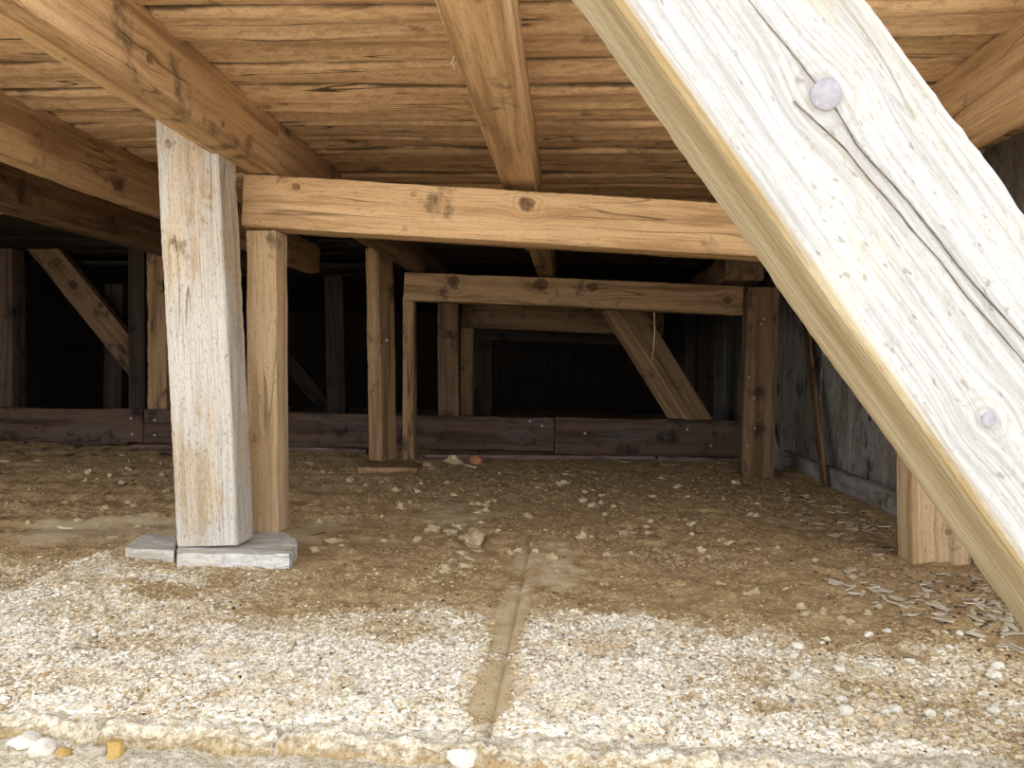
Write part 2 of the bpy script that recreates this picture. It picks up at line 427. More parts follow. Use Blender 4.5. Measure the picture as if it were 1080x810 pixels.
def build_apron():
    xs = np.concatenate([np.linspace(-9, -1.6, 30), np.arange(-1.58, 1.6, .012), np.linspace(1.62, 9, 30)])
    ys = np.concatenate([np.linspace(-9, .7, 40), np.arange(.72, 1.55, .012)])
    X, Y = np.meshgrid(xs, ys)
    Z = -.030 + (fbm(X*9, Y*9, 4, 21)-.5)*.03 + (fbm(X*40, Y*40, 3, 22)-.5)*.014
    m, n = X.shape
    V = np.stack([X, Y, Z], -1).reshape(-1, 3)
    i = np.arange(m-1)[:, None]*n+np.arange(n-1)[None, :]
    me = mesh_np('ground', V, quads=np.stack([i, i+1, i+n+1, i+n], -1).reshape(-1, 4))
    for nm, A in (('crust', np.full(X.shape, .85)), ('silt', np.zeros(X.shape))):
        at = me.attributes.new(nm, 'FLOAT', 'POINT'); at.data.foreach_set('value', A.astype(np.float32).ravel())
    return struct(link('ground', me, M_ground))
build_apron()

# ------------------------------------------------------------------ shell: ceilings, walls
def planks(name, mat, rows, bottom, thick, axis='x', extra=.0):
    """one mesh of separate planks. rows: list of (start, end, x0, x1)"""
    V = []; P = []; ED = []
    for (s, e, a0, a1) in rows:
        n = max(8, int((a1-a0)/.05)); k = 9
        sd = random.random()*100; dz = random.uniform(-.010, .010); tl = random.uniform(-.006, .006)
        base = len(V)
        prof = [(0, 1)]+[(j/k, 0) for j in range(k+1)]+[(1, 1)]
        for i in range(n+1):
            x = a0+(a1-a0)*i/n
            for q, (fy, fz) in enumerate(prof):
                y = s+(e-s)*fy
                edge = (fy in (0, 1))
                y += (mn.noise((x*2.5, sd, 3 if fy < .5 else 9))*.014 if edge else 0)
                z = bottom(x, y)+dz+fz*thick
                if fz == 0:
                    z += tl*(fy-.5)*2 + mn.noise((x*2, y*14+sd, 1))*.011
                    if edge: z += .010+max(0, mn.noise((x*4, sd, fy*5)))*.022
                V.append((x, y, z)); ED.append(1.0 if (edge or fz > 0) else 0.0)
        m = len(prof)
        for i in range(n):
            for q in range(m-1):
                P.append((base+i*m+q, base+i*m+q+1, base+(i+1)*m+q+1, base+(i+1)*m+q))
            P.append((base+i*m+m-1, base+i*m, base+(i+1)*m, base+(i+1)*m+m-1))
        P.append(tuple(base+q for q in range(m))); P.append(tuple(base+n*m+q for q in range(m))[::-1])
    me = mesh_np(name, V, polys=P); me.set_sharp_from_angle(angle=math.radians(40))
    at = me.attributes.new('rim', 'FLOAT', 'POINT'); at.data.foreach_set('value', np.array(ED, np.float32))
    return link(name, me, mat)

CT = 0.0
def zc(x, y): return 1.409 + CT*x
rows = []; y = 1.45
while y < 4.3:
    wdt = random.uniform(.165, .19)
    rows.append((y, y+wdt-.013, -5.0, 1.60)); y += wdt
struct(planks('ceiling', M_ceil, rows, zc, .035))
def zc2(x, y): return 1.335 + CT*x
rows = []; y = 3.95
while y < 11.0:
    wdt = random.uniform(.19, .23)
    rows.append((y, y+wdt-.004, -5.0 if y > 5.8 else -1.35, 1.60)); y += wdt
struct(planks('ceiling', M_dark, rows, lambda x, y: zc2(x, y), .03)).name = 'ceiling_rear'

rows = []; y = 4.33
while y < 6.0:
    rows.append((y, y+.196, -5.0, -1.36)); y += .2
struct(planks('ceiling_left', M_dark, rows, zc, .03))  # same deck level, planks coloured near-black to stand for shade

def wall_boards(name, mat, pts, h0, h1, bw, thick, nrm):
    """vertical boards side by side along pts[0]->pts[1]"""
    a = Vector(pts[0]); b = Vector(pts[1]); L = (b-a).length; d = (b-a)/L; nrm = Vector(nrm)
    V = []; P = []; s = 0
    while s < L:
        wdt = bw*random.uniform(.85, 1.15); e = min(L, s+wdt-.004); off = random.uniform(-.006, .006)
        nz = 16; base = len(V); sd = random.random()*50
        for i in range(nz+1):
            z = h0+(h1-h0)*i/nz
            for (u, v) in ((s, -thick), (s, 0), (s+(e-s)*.33, .0), (s+(e-s)*.67, .0), (e, 0), (e, -thick)):
                q = a+d*(u+mn.noise((z*4, sd, u))*.003)+nrm*(v+off+mn.noise((z*3, u*9, sd))*.004)
                V.append((q.x, q.y, z))
        for i in range(nz):
            for q in range(6):
                q2 = (q+1) % 6
                P.append((base+i*6+q, base+i*6+q2, base+(i+1)*6+q2, base+(i+1)*6+q))
        P.append(tuple(base+q for q in range(6))[::-1]); P.append(tuple(base+nz*6+q for q in range(6)))
        s += wdt
    me = mesh_np(name, V, polys=P, smooth=False)
    # grain along the boards: object X must be vertical
    Mx = Matrix(((0, 0, -1, 0), (0, 1, 0, 0), (1, 0, 0, 0), (0, 0, 0, 1)))
    me.transform(Mx.inverted())
    o = link(name, me, mat); o.matrix_world = Mx
    return struct(o)
wall_boards('wall_right', M_wall, [(1.48, 1.9, 0), (1.48, 11.0, 0)], -.03, 1.50, .26, .03, (-1, 0, 0))
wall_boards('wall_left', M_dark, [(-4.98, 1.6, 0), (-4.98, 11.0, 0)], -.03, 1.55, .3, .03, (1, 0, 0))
def sheet(name, x0, x1, y0, y1, z0, z1, mat):  # unseen backing sheets, added to stop daylight leaking between the boards
    V = [(x, y, z) for z in (z0, z1) for y in (y0, y1) for x in (x0, x1)]
    F = [(0, 2, 3, 1), (4, 5, 7, 6), (0, 1, 5, 4), (2, 6, 7, 3), (0, 4, 6, 2), (1, 3, 7, 5)]
    return struct(link(name, mesh_np(name, V, polys=F, smooth=False), mat))
sheet('light_seal_1', -5.1, 1.62, 1.47, 11.1, 1.46, 1.49, M_dark)
sheet('light_seal_2', -5.1, 1.62, 11.03, 11.08, -.05, 1.49, M_dark)
sheet('light_seal_3', -5.1, -5.06, 1.5, 11.1, -.05, 1.49, M_dark)
sheet('light_seal_4', 1.53, 1.57, 1.85, 11.1, -.05, 1.49, M_dark)
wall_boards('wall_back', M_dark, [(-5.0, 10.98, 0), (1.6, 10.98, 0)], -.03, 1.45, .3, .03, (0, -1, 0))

# ------------------------------------------------------------------ timbers, largest first
# foreground brace
YB = .92
a = atY(785, 0, YB); b = atY(1018, 325, YB)
dB = (b-a).normalized()
nB = Vector((dB.z, 0, -dB.x))
def brace_pt(px, py): return atY(px, py, YB)
wB = abs((brace_pt(650, 0)-brace_pt(920, 0)).dot(nB.normalized()))
tB = .155
M_brace = wood('bleached_brace_timber', (.54, .52, .485), (.46, .43, .385), (.29, .25, .20), stain=(.17, .14, .11), stain_amt=.10,
               grey=(.46, .46, .475), grey_amt=.6, grit=.42, speck=.55, crack=.5, saw=.1,
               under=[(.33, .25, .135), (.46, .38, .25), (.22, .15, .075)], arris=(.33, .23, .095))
top = a - dB*.62; bot = b + dB*((b.z+.075)/-dB.z)
br = timber('diagonal_brace', top+Vector((0, tB/2, 0)), bot+Vector((0, tB/2, 0)), wB, tB, DEEP, M_brace, res=.008,
            knots=[(brace_pt(872, 98), .017, .0), (brace_pt(1043, 443), .012, .0)], bev=.006, chip=.003, bow=.003)
def on_face(px, py, lift): return atY(px, py, YB-lift)
def brace_crack(pts, wds):
    P = [on_face(x, y, .0012) for x, y in pts]
    D = [0]+list(np.cumsum([(P[i+1]-P[i]).length for i in range(len(P)-1)]))
    n = 140; V = []; F = []
    for i in range(n+1):
        q = D[-1]*i/n; k = min(len(P)-2, int(np.searchsorted(D, q, 'right'))-1); f = (q-D[k])/(D[k+1]-D[k])
        c = P[k].lerp(P[k+1], f); t = (P[k+1]-P[k]).normalized(); nn = Vector((-t.z, 0, t.x))
        wv = np.interp(i/n, np.linspace(0, 1, len(wds)), wds)*(.75+.5*abs(mn.noise((i*.23, wds[0]*999, 0))))
        c = c+nn*(mn.noise((q*14, 3, wds[0]*500))*.003+mn.noise((q*60, 9, 1))*.0006)
        for sgn, dy in ((-1, 0), (-1, .003), (1, .003), (1, 0)): V.append(c+nn*sgn*wv/2+Vector((0, dy, 0)))
    for i in range(n):
        for q in range(4): F.append((i*4+q, i*4+(q+1) % 4, i*4+4+(q+1) % 4, i*4+4+q))
    F += [(0, 1, 2, 3), (4*n+3, 4*n+2, 4*n+1, 4*n)]
    o = link('drying_crack', mesh_np('drying_crack', V, polys=F), M_crack, br)
    o.matrix_local = br.matrix_world.inverted(); return o
def brace_knot(px, py, r, label=None):
    V = []; F = []; n = 28
    for k, (s_, dy) in enumerate(((1.0, .004), (1.0, -.0012), (.86, -.0024), (.5, -.0026), (.12, -.0022))):
        for i in range(n):
            a_ = i*math.tau/n; rr = r*s_*(1+.10*mn.noise((math.cos(a_)*1.3, math.sin(a_)*1.3, px)))
            V.append(on_face(px, py, 0)+Vector((math.cos(a_)*rr*.95, dy, math.sin(a_)*rr*1.05)))
    for k in range(4):
        for i in range(n): F.append((k*n+i, k*n+(i+1) % n, k*n+n+(i+1) % n, k*n+n+i))
    F.append(tuple(range(4*n, 5*n)))
    o = link('knot', mesh_np('knot', V, polys=F), M_knot, br)
    o.matrix_local = br.matrix_world.inverted()
    if label: o['label'] = label
M_crack = plain('crack_shadow', (.22, .19, .16), (.12, .10, .08), 60)
M_knot = plain('grey_lilac_knot', (.38, .37, .41), (.28, .27, .30), 45)
brace_crack([(740, -60), (795, 8), (850, 76), (872, 100), (905, 152), (960, 215), (1010, 277), (1082, 360)], [.0011, .0013, .001, .0014, .001])
brace_crack([(838, 106), (862, 130), (892, 158), (935, 210), (985, 268), (1040, 335), (1084, 384)], [.0005, .0010, .0013, .001, .0006])
brace_knot(871, 100, .0175, 'round lilac-grey knot split by a crack')
brace_knot(1043, 443, .008, 'small pale knot')
tag(br, 'broad sun-bleached timber brace slanting down across the right foreground', 'brace')

# front pair of posts and cross beam
Y1 = atZ(218, 590).y
p1 = post('support_post', 187, 250, 590, 164, 231, 150, .13, M_post, Y=Y1, sink=-.041, res=.012, raise_=.135, knots=[(177, 152, .012, .7)], bev=.004, chip=.003)
tag(p1, 'weathered pale grey post standing on a chalky plank at left front', 'post')
Y2 = atZ(280, 572).y
p2 = post('support_post', 264, 292, 572, 257, 292, 243, .11, M_post2, Y=Y2, sink=-.033, res=.012, knots=[(268, 463, .012, .5)])
tag(p2, 'tan post close behind the pale front post, under the cross beam end', 'post')
b1 = lateral('cross_beam', (256, 211), (800, 243), 56, 54, Y2-.02, Y2+.15, .12, M_fresh, res=.012, ext=(0, .40),
             knots=[(555, 215, .022, .9), (312, 197, .012, .9), (436, 205, .010, .5)], chip=.004)
tag(b1, 'light brown cross beam spanning the front bay under the deck', 'beam')

# near joists (run away from the viewer, on top of the front cross beam)

def along(x0, x1, z, hh, Y0, Y1, mat, xe=None, xe1=None, **kw):
    """timber running away from the viewer: x0..x1 across, underside at z"""
    xe = x0 if xe is None else xe; xe1 = xe+(x1-x0)
    return timber('ceiling_joist', Vector(((x0+x1)/2, Y0, z+hh/2)), Vector(((xe+xe1)/2, Y1, z+hh/2)), x1-x0, hh, UP, mat, **kw)
ZB = 1.226; HJ = 1.409-ZB+.004
j = along(-1.086, -.985, ZB, HJ, 1.30, Y2+.035, M_joist, res=.012, chip=.003, knots=[(Vector((-.985, 1.8, 1.30)), .014, .8), (Vector((-.985, 2.2, 1.27)), .010, .8)])
tag(j, 'long light brown joist under the planks, resting on the pale front post at left', 'joist')
j = along(-1.084, -.9855, ZB, HJ, Y2+.0365, 4.3, M_joist, res=.015)
tag(j, 'short dark-stained joist length continuing behind the left end of the front cross beam', 'joist')
j = along(-.245, -.128, ZB, HJ, 1.30, 4.3, M_joist, res=.012, chip=.003)
tag(j, 'central joist under the planks, meeting the front cross beam near its middle', 'joist')
j = along(.996, 1.108, ZB, HJ, 1.30, 4.3, M_fresh, res=.012)
tag(j, 'joist at the upper right, seen past the bleached foreground brace', 'joist')
j = along(-1.83, -1.725, ZB, HJ, 1.30, 5.4, M_joist, res=.015)
tag(j, 'joist at the far upper left, next outward from the pale front post', 'joist')
j = along(-2.46, -2.30, ZB, HJ, 1.30, 5.6, M_mid, res=.02)
tag(j, 'shadowy outermost joist at left, above the brown slanting brace', 'joist')

# second frame
YM = 4.75
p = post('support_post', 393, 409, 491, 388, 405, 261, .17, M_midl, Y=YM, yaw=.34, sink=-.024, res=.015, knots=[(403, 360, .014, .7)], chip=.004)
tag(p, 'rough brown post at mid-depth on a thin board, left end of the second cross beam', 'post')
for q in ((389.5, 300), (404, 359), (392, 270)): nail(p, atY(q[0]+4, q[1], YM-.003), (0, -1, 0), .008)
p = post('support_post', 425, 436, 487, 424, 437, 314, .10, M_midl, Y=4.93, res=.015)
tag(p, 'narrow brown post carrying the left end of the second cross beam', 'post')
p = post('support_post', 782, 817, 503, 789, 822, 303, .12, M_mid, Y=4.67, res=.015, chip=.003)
tag(p, 'brown post at mid-depth on the right', 'post')
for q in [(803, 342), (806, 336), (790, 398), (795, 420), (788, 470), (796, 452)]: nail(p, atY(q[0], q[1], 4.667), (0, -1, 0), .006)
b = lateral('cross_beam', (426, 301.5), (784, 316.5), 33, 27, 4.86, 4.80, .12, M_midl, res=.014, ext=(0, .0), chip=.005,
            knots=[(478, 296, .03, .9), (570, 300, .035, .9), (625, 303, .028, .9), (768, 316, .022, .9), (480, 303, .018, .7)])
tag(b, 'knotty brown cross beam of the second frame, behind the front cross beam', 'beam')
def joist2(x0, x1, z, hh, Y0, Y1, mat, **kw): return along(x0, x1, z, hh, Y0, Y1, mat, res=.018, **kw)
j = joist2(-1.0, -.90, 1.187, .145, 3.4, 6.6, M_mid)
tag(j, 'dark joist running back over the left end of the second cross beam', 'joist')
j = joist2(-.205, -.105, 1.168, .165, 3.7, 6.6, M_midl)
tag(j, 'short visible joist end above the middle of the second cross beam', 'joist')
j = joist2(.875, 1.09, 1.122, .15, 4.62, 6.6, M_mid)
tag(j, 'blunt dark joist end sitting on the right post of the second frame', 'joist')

# stump-like right post behind the brace
pr = post('support_post', 962, 1025, 601, 955, 1016, 128, .12, M_post2, Y=2.60, res=.012, knots=[(1000, 560, .012, .6)], chip=.003)
tag(pr, 'tan post with a peeling foot, mostly hidden behind the bleached foreground brace', 'post')

# sill boards on the ground at the back
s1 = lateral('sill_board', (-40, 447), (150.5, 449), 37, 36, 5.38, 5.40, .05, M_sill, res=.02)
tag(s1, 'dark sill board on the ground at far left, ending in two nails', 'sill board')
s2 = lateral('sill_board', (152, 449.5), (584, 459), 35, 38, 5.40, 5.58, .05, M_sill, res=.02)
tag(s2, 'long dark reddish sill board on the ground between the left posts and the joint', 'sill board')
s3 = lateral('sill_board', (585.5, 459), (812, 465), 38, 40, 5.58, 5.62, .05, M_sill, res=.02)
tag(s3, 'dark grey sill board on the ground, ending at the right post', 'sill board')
def nails_on(o, pts, Yq):
    for (x, y) in pts: nail(o, atY(x, y, Yq), (0, -1, 0), .009)
nails_on(s1, [(138, 441), (139.5, 458)], 5.396)
nails_on(s2, [(163, 443), (163, 459)], 5.40); nails_on(s2, [(559, 444), (572, 449)], 5.566)
nails_on(s3, [(617, 457), (725, 453), (750, 470)], 5.585)
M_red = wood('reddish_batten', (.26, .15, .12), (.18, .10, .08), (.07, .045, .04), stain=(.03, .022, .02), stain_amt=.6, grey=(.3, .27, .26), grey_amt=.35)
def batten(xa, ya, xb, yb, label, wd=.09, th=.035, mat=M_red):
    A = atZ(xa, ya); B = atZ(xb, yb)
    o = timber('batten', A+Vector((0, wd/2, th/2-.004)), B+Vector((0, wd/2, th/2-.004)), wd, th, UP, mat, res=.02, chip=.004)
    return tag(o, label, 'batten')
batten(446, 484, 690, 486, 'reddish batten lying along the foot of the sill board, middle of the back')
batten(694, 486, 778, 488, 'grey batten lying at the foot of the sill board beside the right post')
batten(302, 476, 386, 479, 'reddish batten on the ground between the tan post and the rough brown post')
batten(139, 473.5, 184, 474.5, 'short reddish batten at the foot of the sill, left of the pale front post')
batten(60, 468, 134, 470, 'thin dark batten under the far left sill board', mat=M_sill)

# left bay behind the sill
def behind(name, l, r, yb, l2, r2, yt, Y, th, mat, label, cat='post', **kw):
    a = atY((l+r)/2, yb, Y); a.z = -.012
    b_ = atY((l2+r2)/2, yt, Y); b_.z = min(b_.z, 1.40 if b_.x < -1.3 else 1.33)
    wd = ((r-l)+(r2-l2))/2*Y/F_PX
    o = timber(name, a+Vector((0, th/2, 0)), b_+Vector((0, th/2, 0)), wd, th, DEEP, mat, res=.02, **kw)
    return tag(o, label, cat)
behind('support_post', 135, 153, 430, 134, 153, 262, 5.50, .12, M_dark, 'shade-darkened post at left behind the sill, where the slanting brace ends')
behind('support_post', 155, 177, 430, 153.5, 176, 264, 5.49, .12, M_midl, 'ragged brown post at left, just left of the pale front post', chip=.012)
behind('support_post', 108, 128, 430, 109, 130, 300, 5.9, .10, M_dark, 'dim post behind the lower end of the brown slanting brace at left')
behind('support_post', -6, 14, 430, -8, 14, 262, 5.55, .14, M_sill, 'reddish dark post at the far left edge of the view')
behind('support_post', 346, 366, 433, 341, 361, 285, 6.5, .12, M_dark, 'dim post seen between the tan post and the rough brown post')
def slant(l, r, Y, wd, th, mat, label, tilt=0.0, **kw):
    a = atY(l[0], l[1], Y); b_ = atY(r[0], r[1], Y)
    d = (b_-a).normalized(); hint = DEEP.copy(); hint.rotate(Matrix.Rotation(tilt, 3, d))
    o = timber('diagonal_brace', a+DEEP*th/2, b_+DEEP*th/2, wd, th, hint, mat, res=.018, **kw)
    return tag(o, label, 'brace')
slant((12, 222), (172, 420), 5.66, .19, .09, M_mid, 'brown slanting brace in the dark left bay, falling to the shade-darkened post', knots=[(atY(77, 300, 5.66), .03, .9), (atY(106, 322, 5.66), .02, .9)])
slant((652, 318), (742, 462), 5.70, .21, .17, M_midl, 'broad slanting brace behind the sill on the right, lit along its underside', tilt=math.radians(-38), knots=[(atY(662, 340, 5.7), .02, .6)])
slant((262, 330), (352, 440), 7.4, .14, .08, M_dark, 'barely visible dark brace behind the tan front post')

# back frame
behind('support_post', 463, 485, 435, 461, 483, 312, 5.95, .12, M_mid, 'dim brown post behind the sill, left of the back frame')
behind('support_post', 486, 498, 435, 486, 500, 330, 6.25, .10, M_midl, 'slim tan-edged post at the left of the back frame')
b = lateral('cross_beam', (487, 333), (700, 341), 26, 25, 6.22, 6.22, .10, M_mid, res=.02)
tag(b, 'dim beam over the dark opening at the back', 'beam')
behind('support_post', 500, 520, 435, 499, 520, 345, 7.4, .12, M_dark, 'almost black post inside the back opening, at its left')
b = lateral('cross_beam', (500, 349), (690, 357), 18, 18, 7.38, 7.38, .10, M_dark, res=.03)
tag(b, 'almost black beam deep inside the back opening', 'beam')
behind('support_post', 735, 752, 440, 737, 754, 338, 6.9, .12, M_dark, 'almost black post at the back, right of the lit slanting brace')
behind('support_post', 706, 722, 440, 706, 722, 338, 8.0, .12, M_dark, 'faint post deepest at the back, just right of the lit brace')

# right wall: base rail, leaning planks
o = timber('base_rail', Vector((1.425, 3.3, .045)), Vector((1.44, 5.4, .04)), .05, .10, UP, M_wall, res=.02, chip=.004)
tag(o, 'grey base rail along the foot of the right wall', 'rail')
o = timber('leaning_plank', Vector((1.375, 4.36, -.01)), Vector((1.435, 5.02, .98)), .10, .018, Vector((1, 0, 0)), M_mid, res=.02, chip=.004)
tag(o, 'thin brown plank leaning against the right wall', 'plank')
o = timber('leaning_plank', Vector((1.30, 5.0, -.01)), Vector((1.22, 5.12, .40)), .07, .02, Vector((.6, 1, 0)), M_wall, res=.02)
tag(o, 'short grey plank leaning just behind the right mid-depth post', 'plank')

# footings
def slab(name, pts, z0, z1, mat, label, cat, seed=1.0):
    """small flat board with a broken outline"""
    P = []
    n = len(pts)
    for i in range(n):
        a = Vector(pts[i]); b_ = Vector(pts[(i+1) % n]); k = max(2, int((b_-a).length/.018))
        for j in range(k):
            q = a+(b_-a)*j/k
            P.append((q.x+mn.noise((q.x*22, q.y*22, seed))*.008, q.y+mn.noise((q.x*22, q.y*22, seed+5))*.008))
    c = Vector((sum(p[0] for p in P)/len(P), sum(p[1] for p in P)/len(P))); m = len(P)
    V = []
    for (z, s) in ((z0, 1.0), (z1-.005, 1.0), (z1, .985), (z1+.001, .8), (z1, .4)):
        for (x, y) in P:
            X = c.x+(x-c.x)*s; Y = c.y+(y-c.y)*s
            V.append((X-c.x, Y-c.y, z+(mn.noise((X*16, Y*40, seed+2))*.006 if z > z0 else 0)))
    F = []
    for k in range(4):
        for i in range(m): F.append((k*m+i, k*m+(i+1) % m, (k+1)*m+(i+1) % m, (k+1)*m+i))
    F.append(tuple(range(m))[::-1]); F.append(tuple(range(4*m, 5*m)))
    me = mesh_np(name, V, polys=F); me.set_sharp_from_angle(angle=math.radians(50))
    o = link(name, me, mat); o.location = (c.x, c.y, 0)
    return tag(o, label, cat)
def zp(*pp): return [atZ(x, y).xy for x, y in pp]
slab('footing_plank', zp((186, 596), (306, 597), (315, 583), (300, 572), (190, 576)), -.01, .034, M_foot, 'chalk-white footing plank under the pale front post and tan post', 'plank', 2.2)
slab('footing_plank', zp((132, 588), (184, 592), (186, 576), (150, 572)), -.01, .030, M_foot, 'broken chalk-white plank end left of the pale front post', 'plank', 6.1)
slab('footing_plank', zp((377, 497), (440, 497), (452, 488), (384, 487)), -.01, .02, M_midl, 'thin brown board under the rough brown mid-depth post', 'plank', 3.3)

# ------------------------------------------------------------------ straws and thread
def strand(name, pts, r, mat, label, cat):
    V = []; F = []
    for pl in pts:
        n = 12; K = 7
        for i in range(n+1):
            f = i/n*(len(pl)-1); k = min(len(pl)-2, int(f)); c = pl[k].lerp(pl[k+1], f-k)
            t = (pl[k+1]-pl[k]).normalized(); u = t.orthogonal().normalized(); v = t.cross(u)
            rr = r*(1-.5*i/n)
            if i == 0: base = len(V)
            for q in range(K): V.append(c+(u*math.cos(q*math.tau/K)+v*math.sin(q*math.tau/K))*rr)
        for i in range(n):
            for q in range(K): F.append((base+i*K+q, base+i*K+(q+1) % K, base+i*K+K+(q+1) % K, base+i*K+K+q))
        F.append(tuple(base+q for q in range(K))); F.append(tuple(base+n*K+q for q in range(K)))
    return tag(link(name, mesh_np(name, V, polys=F), mat), label, cat)
def st(pts, Y): return [atY(x, y, Y) for x, y in pts]
strand('straw', [st([(41, 52), (36, 57), (30, 61)], 2.30), st([(36, 57), (35, 62), (38, 66)], 2.30), st([(30, 61), (29, 65), (30, 67)], 2.30)], .0022, M_straw, 'forked pale straw hanging from the planks at upper left', 'straw')
strand('straw', [st([(76, 70), (77, 78), (78, 84)], 2.45)], .0018, M_straw, 'short straw hanging from the planks left of the near joist', 'straw')
strand('straw', [st([(479, 60), (477, 66), (480, 74)], 2.06), st([(475, 66), (479, 69), (481, 67)], 2.06)], .003, M_straw, 'white fluff tuft clinging to the left edge of the central joist', 'straw')
strand('thread', [st([(690, 326), (690.5, 352), (688, 380)], 4.88)], .004, M_straw, 'thin pale thread hanging from the second cross beam', 'thread')

# ------------------------------------------------------------------ debris
M_clod = plain('dry_mud_clod', (.60, .50, .32), (.38, .28, .15), 60)
M_salt = plain('white_salt_lump', (.84, .80, .73), (.68, .61, .49), 50)
M_crumb = plain('tan_mud_crumb', (.54, .39, .21), (.33, .215, .105), 60)
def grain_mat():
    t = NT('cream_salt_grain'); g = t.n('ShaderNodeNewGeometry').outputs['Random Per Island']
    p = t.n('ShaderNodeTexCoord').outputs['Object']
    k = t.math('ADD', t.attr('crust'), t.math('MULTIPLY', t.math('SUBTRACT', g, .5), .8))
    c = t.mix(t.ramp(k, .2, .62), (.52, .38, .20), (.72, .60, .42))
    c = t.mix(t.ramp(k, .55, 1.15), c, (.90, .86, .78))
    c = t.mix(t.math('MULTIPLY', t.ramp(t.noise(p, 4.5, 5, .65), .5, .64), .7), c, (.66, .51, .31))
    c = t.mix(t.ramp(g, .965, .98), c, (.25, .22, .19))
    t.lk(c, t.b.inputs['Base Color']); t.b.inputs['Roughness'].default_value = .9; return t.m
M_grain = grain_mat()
M_chipg = plain('grey_weathered_chip', (.62, .56, .46), (.42, .35, .25), 60)
M_chipd = plain('dark_bark_flake', (.10, .075, .06), (.05, .04, .032), 60)
M_chipb = plain('brown_wood_chip', (.40, .28, .16), (.24, .15, .08), 60)
M_brick = plain('orange_brick_fragment', (.55, .22, .10), (.38, .15, .08), 60)
import bmesh
def ico(sub):
    bm = bmesh.new(); bmesh.ops.create_icosphere(bm, subdivisions=sub, radius=1)
    V = np.array([v.co[:] for v in bm.verts]); F = np.array([[v.index for v in f.verts] for f in bm.faces]); bm.free(); return V, F
def lump_mesh(name, mat, seed, flat=.7, rough=.45, sub=4):
    V, F = ico(sub); V = V.copy()
    for i in range(len(V)):
        p = Vector(V[i]); f = 1+rough*mn.noise(p*1.1+Vector((seed, 0, 0)))+rough*.55*mn.noise(p*2.7+Vector((0, seed, 0)))+rough*.3*mn.noise(p*6+Vector((0, 0, seed)))
        V[i] = V[i]*f
    V[:, 2] *= flat
    me = mesh_np(name, V, tris=F); me.materials.append(mat); return me
CLOD = [lump_mesh('mud_clod', M_clod, k*7.3+1, random.uniform(.5, .75), .8, 3) for k in range(6)]
SALT = [lump_mesh('salt_lump', M_salt, k*5.1+2, random.uniform(.5, .75), .5, 3) for k in range(5)]
def chip_mesh(name, mat, seed):
    rr = random.Random(seed); n = 7
    ang = sorted(rr.uniform(0, 6.28) for _ in range(n)); out = [(math.cos(a)*rr.uniform(.7, 1), math.sin(a)*rr.uniform(.25, .45)) for a in ang]
    V = []
    for z in (-.05, .05):
        for (x, y) in out: V.append((x, y, z+.16*x*x*rr.choice((1, 1, .6))+.05*rr.uniform(-1, 1)))
    F = [tuple(range(n))[::-1], tuple(range(n, 2*n))]+[(i, (i+1) % n, n+(i+1) % n, n+i) for i in range(n)]
    me = mesh_np(name, V, polys=F, smooth=False); me.materials.append(mat); return me
CHIPG = [chip_mesh('wood_flake', M_chipg, k) for k in range(5)]
CHIPD = [chip_mesh('bark_flake', M_chipd, k+20) for k in range(4)]
CHIPB = [chip_mesh('wood_chip', M_chipb, k+40) for k in range(4)]
def drop(name, me, x, y, s, label, cat, group=None, rz=None, sc=(1, 1, 1), up=.25, tilt=.15):
    o = bpy.data.objects.new(name, me); COL.objects.link(o)
    o.location = (x, y, height1(x, y)+s*up); o.scale = (s*sc[0], s*sc[1], s*sc[2])
    o.rotation_euler = (random.uniform(-tilt, tilt), random.uniform(-tilt, tilt), random.uniform(0, 6.28) if rz is None else rz)
    return tag(o, label, cat, group)
def at_px(px, py): p = atZ(px, py); return p.x, p.y
# the conspicuous ones
x, y = at_px(497, 572); drop('mud_clod', lump_mesh('mud_clod', M_clod, 31, .6, .8, 4), x, y, .042, 'largest crumbly pale clod lying in the middle of the mud floor', 'clod', sc=(.9, 1.7, 1), rz=-.1)
x, y = at_px(484, 558); drop('mud_clod', CLOD[1], x, y, .018, 'small clod just left of the largest crumbly clod', 'clod')
x, y = at_px(455, 560); drop('mud_clod', CLOD[2], x, y, .026, 'pale clod lying alone left of the largest crumbly clod', 'clod')
x, y = at_px(490, 596); drop('mud_clod', CLOD[3], x, y, .020, 'pale clod in front of the largest crumbly clod, at the edge of the white crust', 'clod')
x, y = at_px(593, 512); drop('mud_clod', CLOD[4], x, y, .034, 'rounded clod near the sill, right of the floor seam', 'clod')
x, y = at_px(502, 489); drop('brick_fragment', lump_mesh('brick_fragment', M_brick, 4, .7, .3, 2), x, y, .052, 'small orange brick fragment at the foot of the sill', 'fragment', sc=(1, .7, 1))
x, y = at_px(453, 494); drop('wood_block', lump_mesh('wood_block', M_chipb, 9, .8, .25, 3), x, y, .042, 'crumbling brown wood block at the right end of the thin footing board', 'block', sc=(1, 1, .9))
x, y = at_px(478, 489); drop('mud_clod', CLOD[5], x, y, .05, 'brown clod between the crumbling wood block and the brick fragment', 'clod', sc=(1.3, .8, .7))
x, y = at_px(498, 495); drop('wood_flake', CHIPG[0], x, y, .055, 'pale sliver lying under the orange brick fragment', 'flake', rz=-.2)
x, y = at_px(446, 491); drop('wood_flake', CHIPG[1], x, y, .055, 'grey shard beside the narrow brown post foot', 'flake', rz=.3)
x, y = at_px(66, 558); drop('twig', CHIPG[2], x, y, .04, 'thin grey twig on the smooth silt at left', 'twig', rz=-.05, sc=(1.2, .35, 1))
x, y = at_px(334, 566); drop('twig', CHIPD[2], x, y, .032, 'small dark twig right of the chalky footing plank', 'twig', rz=.8, sc=(1.2, .25, 1))
x, y = at_px(352, 570); drop('mud_clod', CLOD[0], x, y, .022, 'pale clod right of the chalky footing plank', 'clod', sc=(1.6, .8, .7))
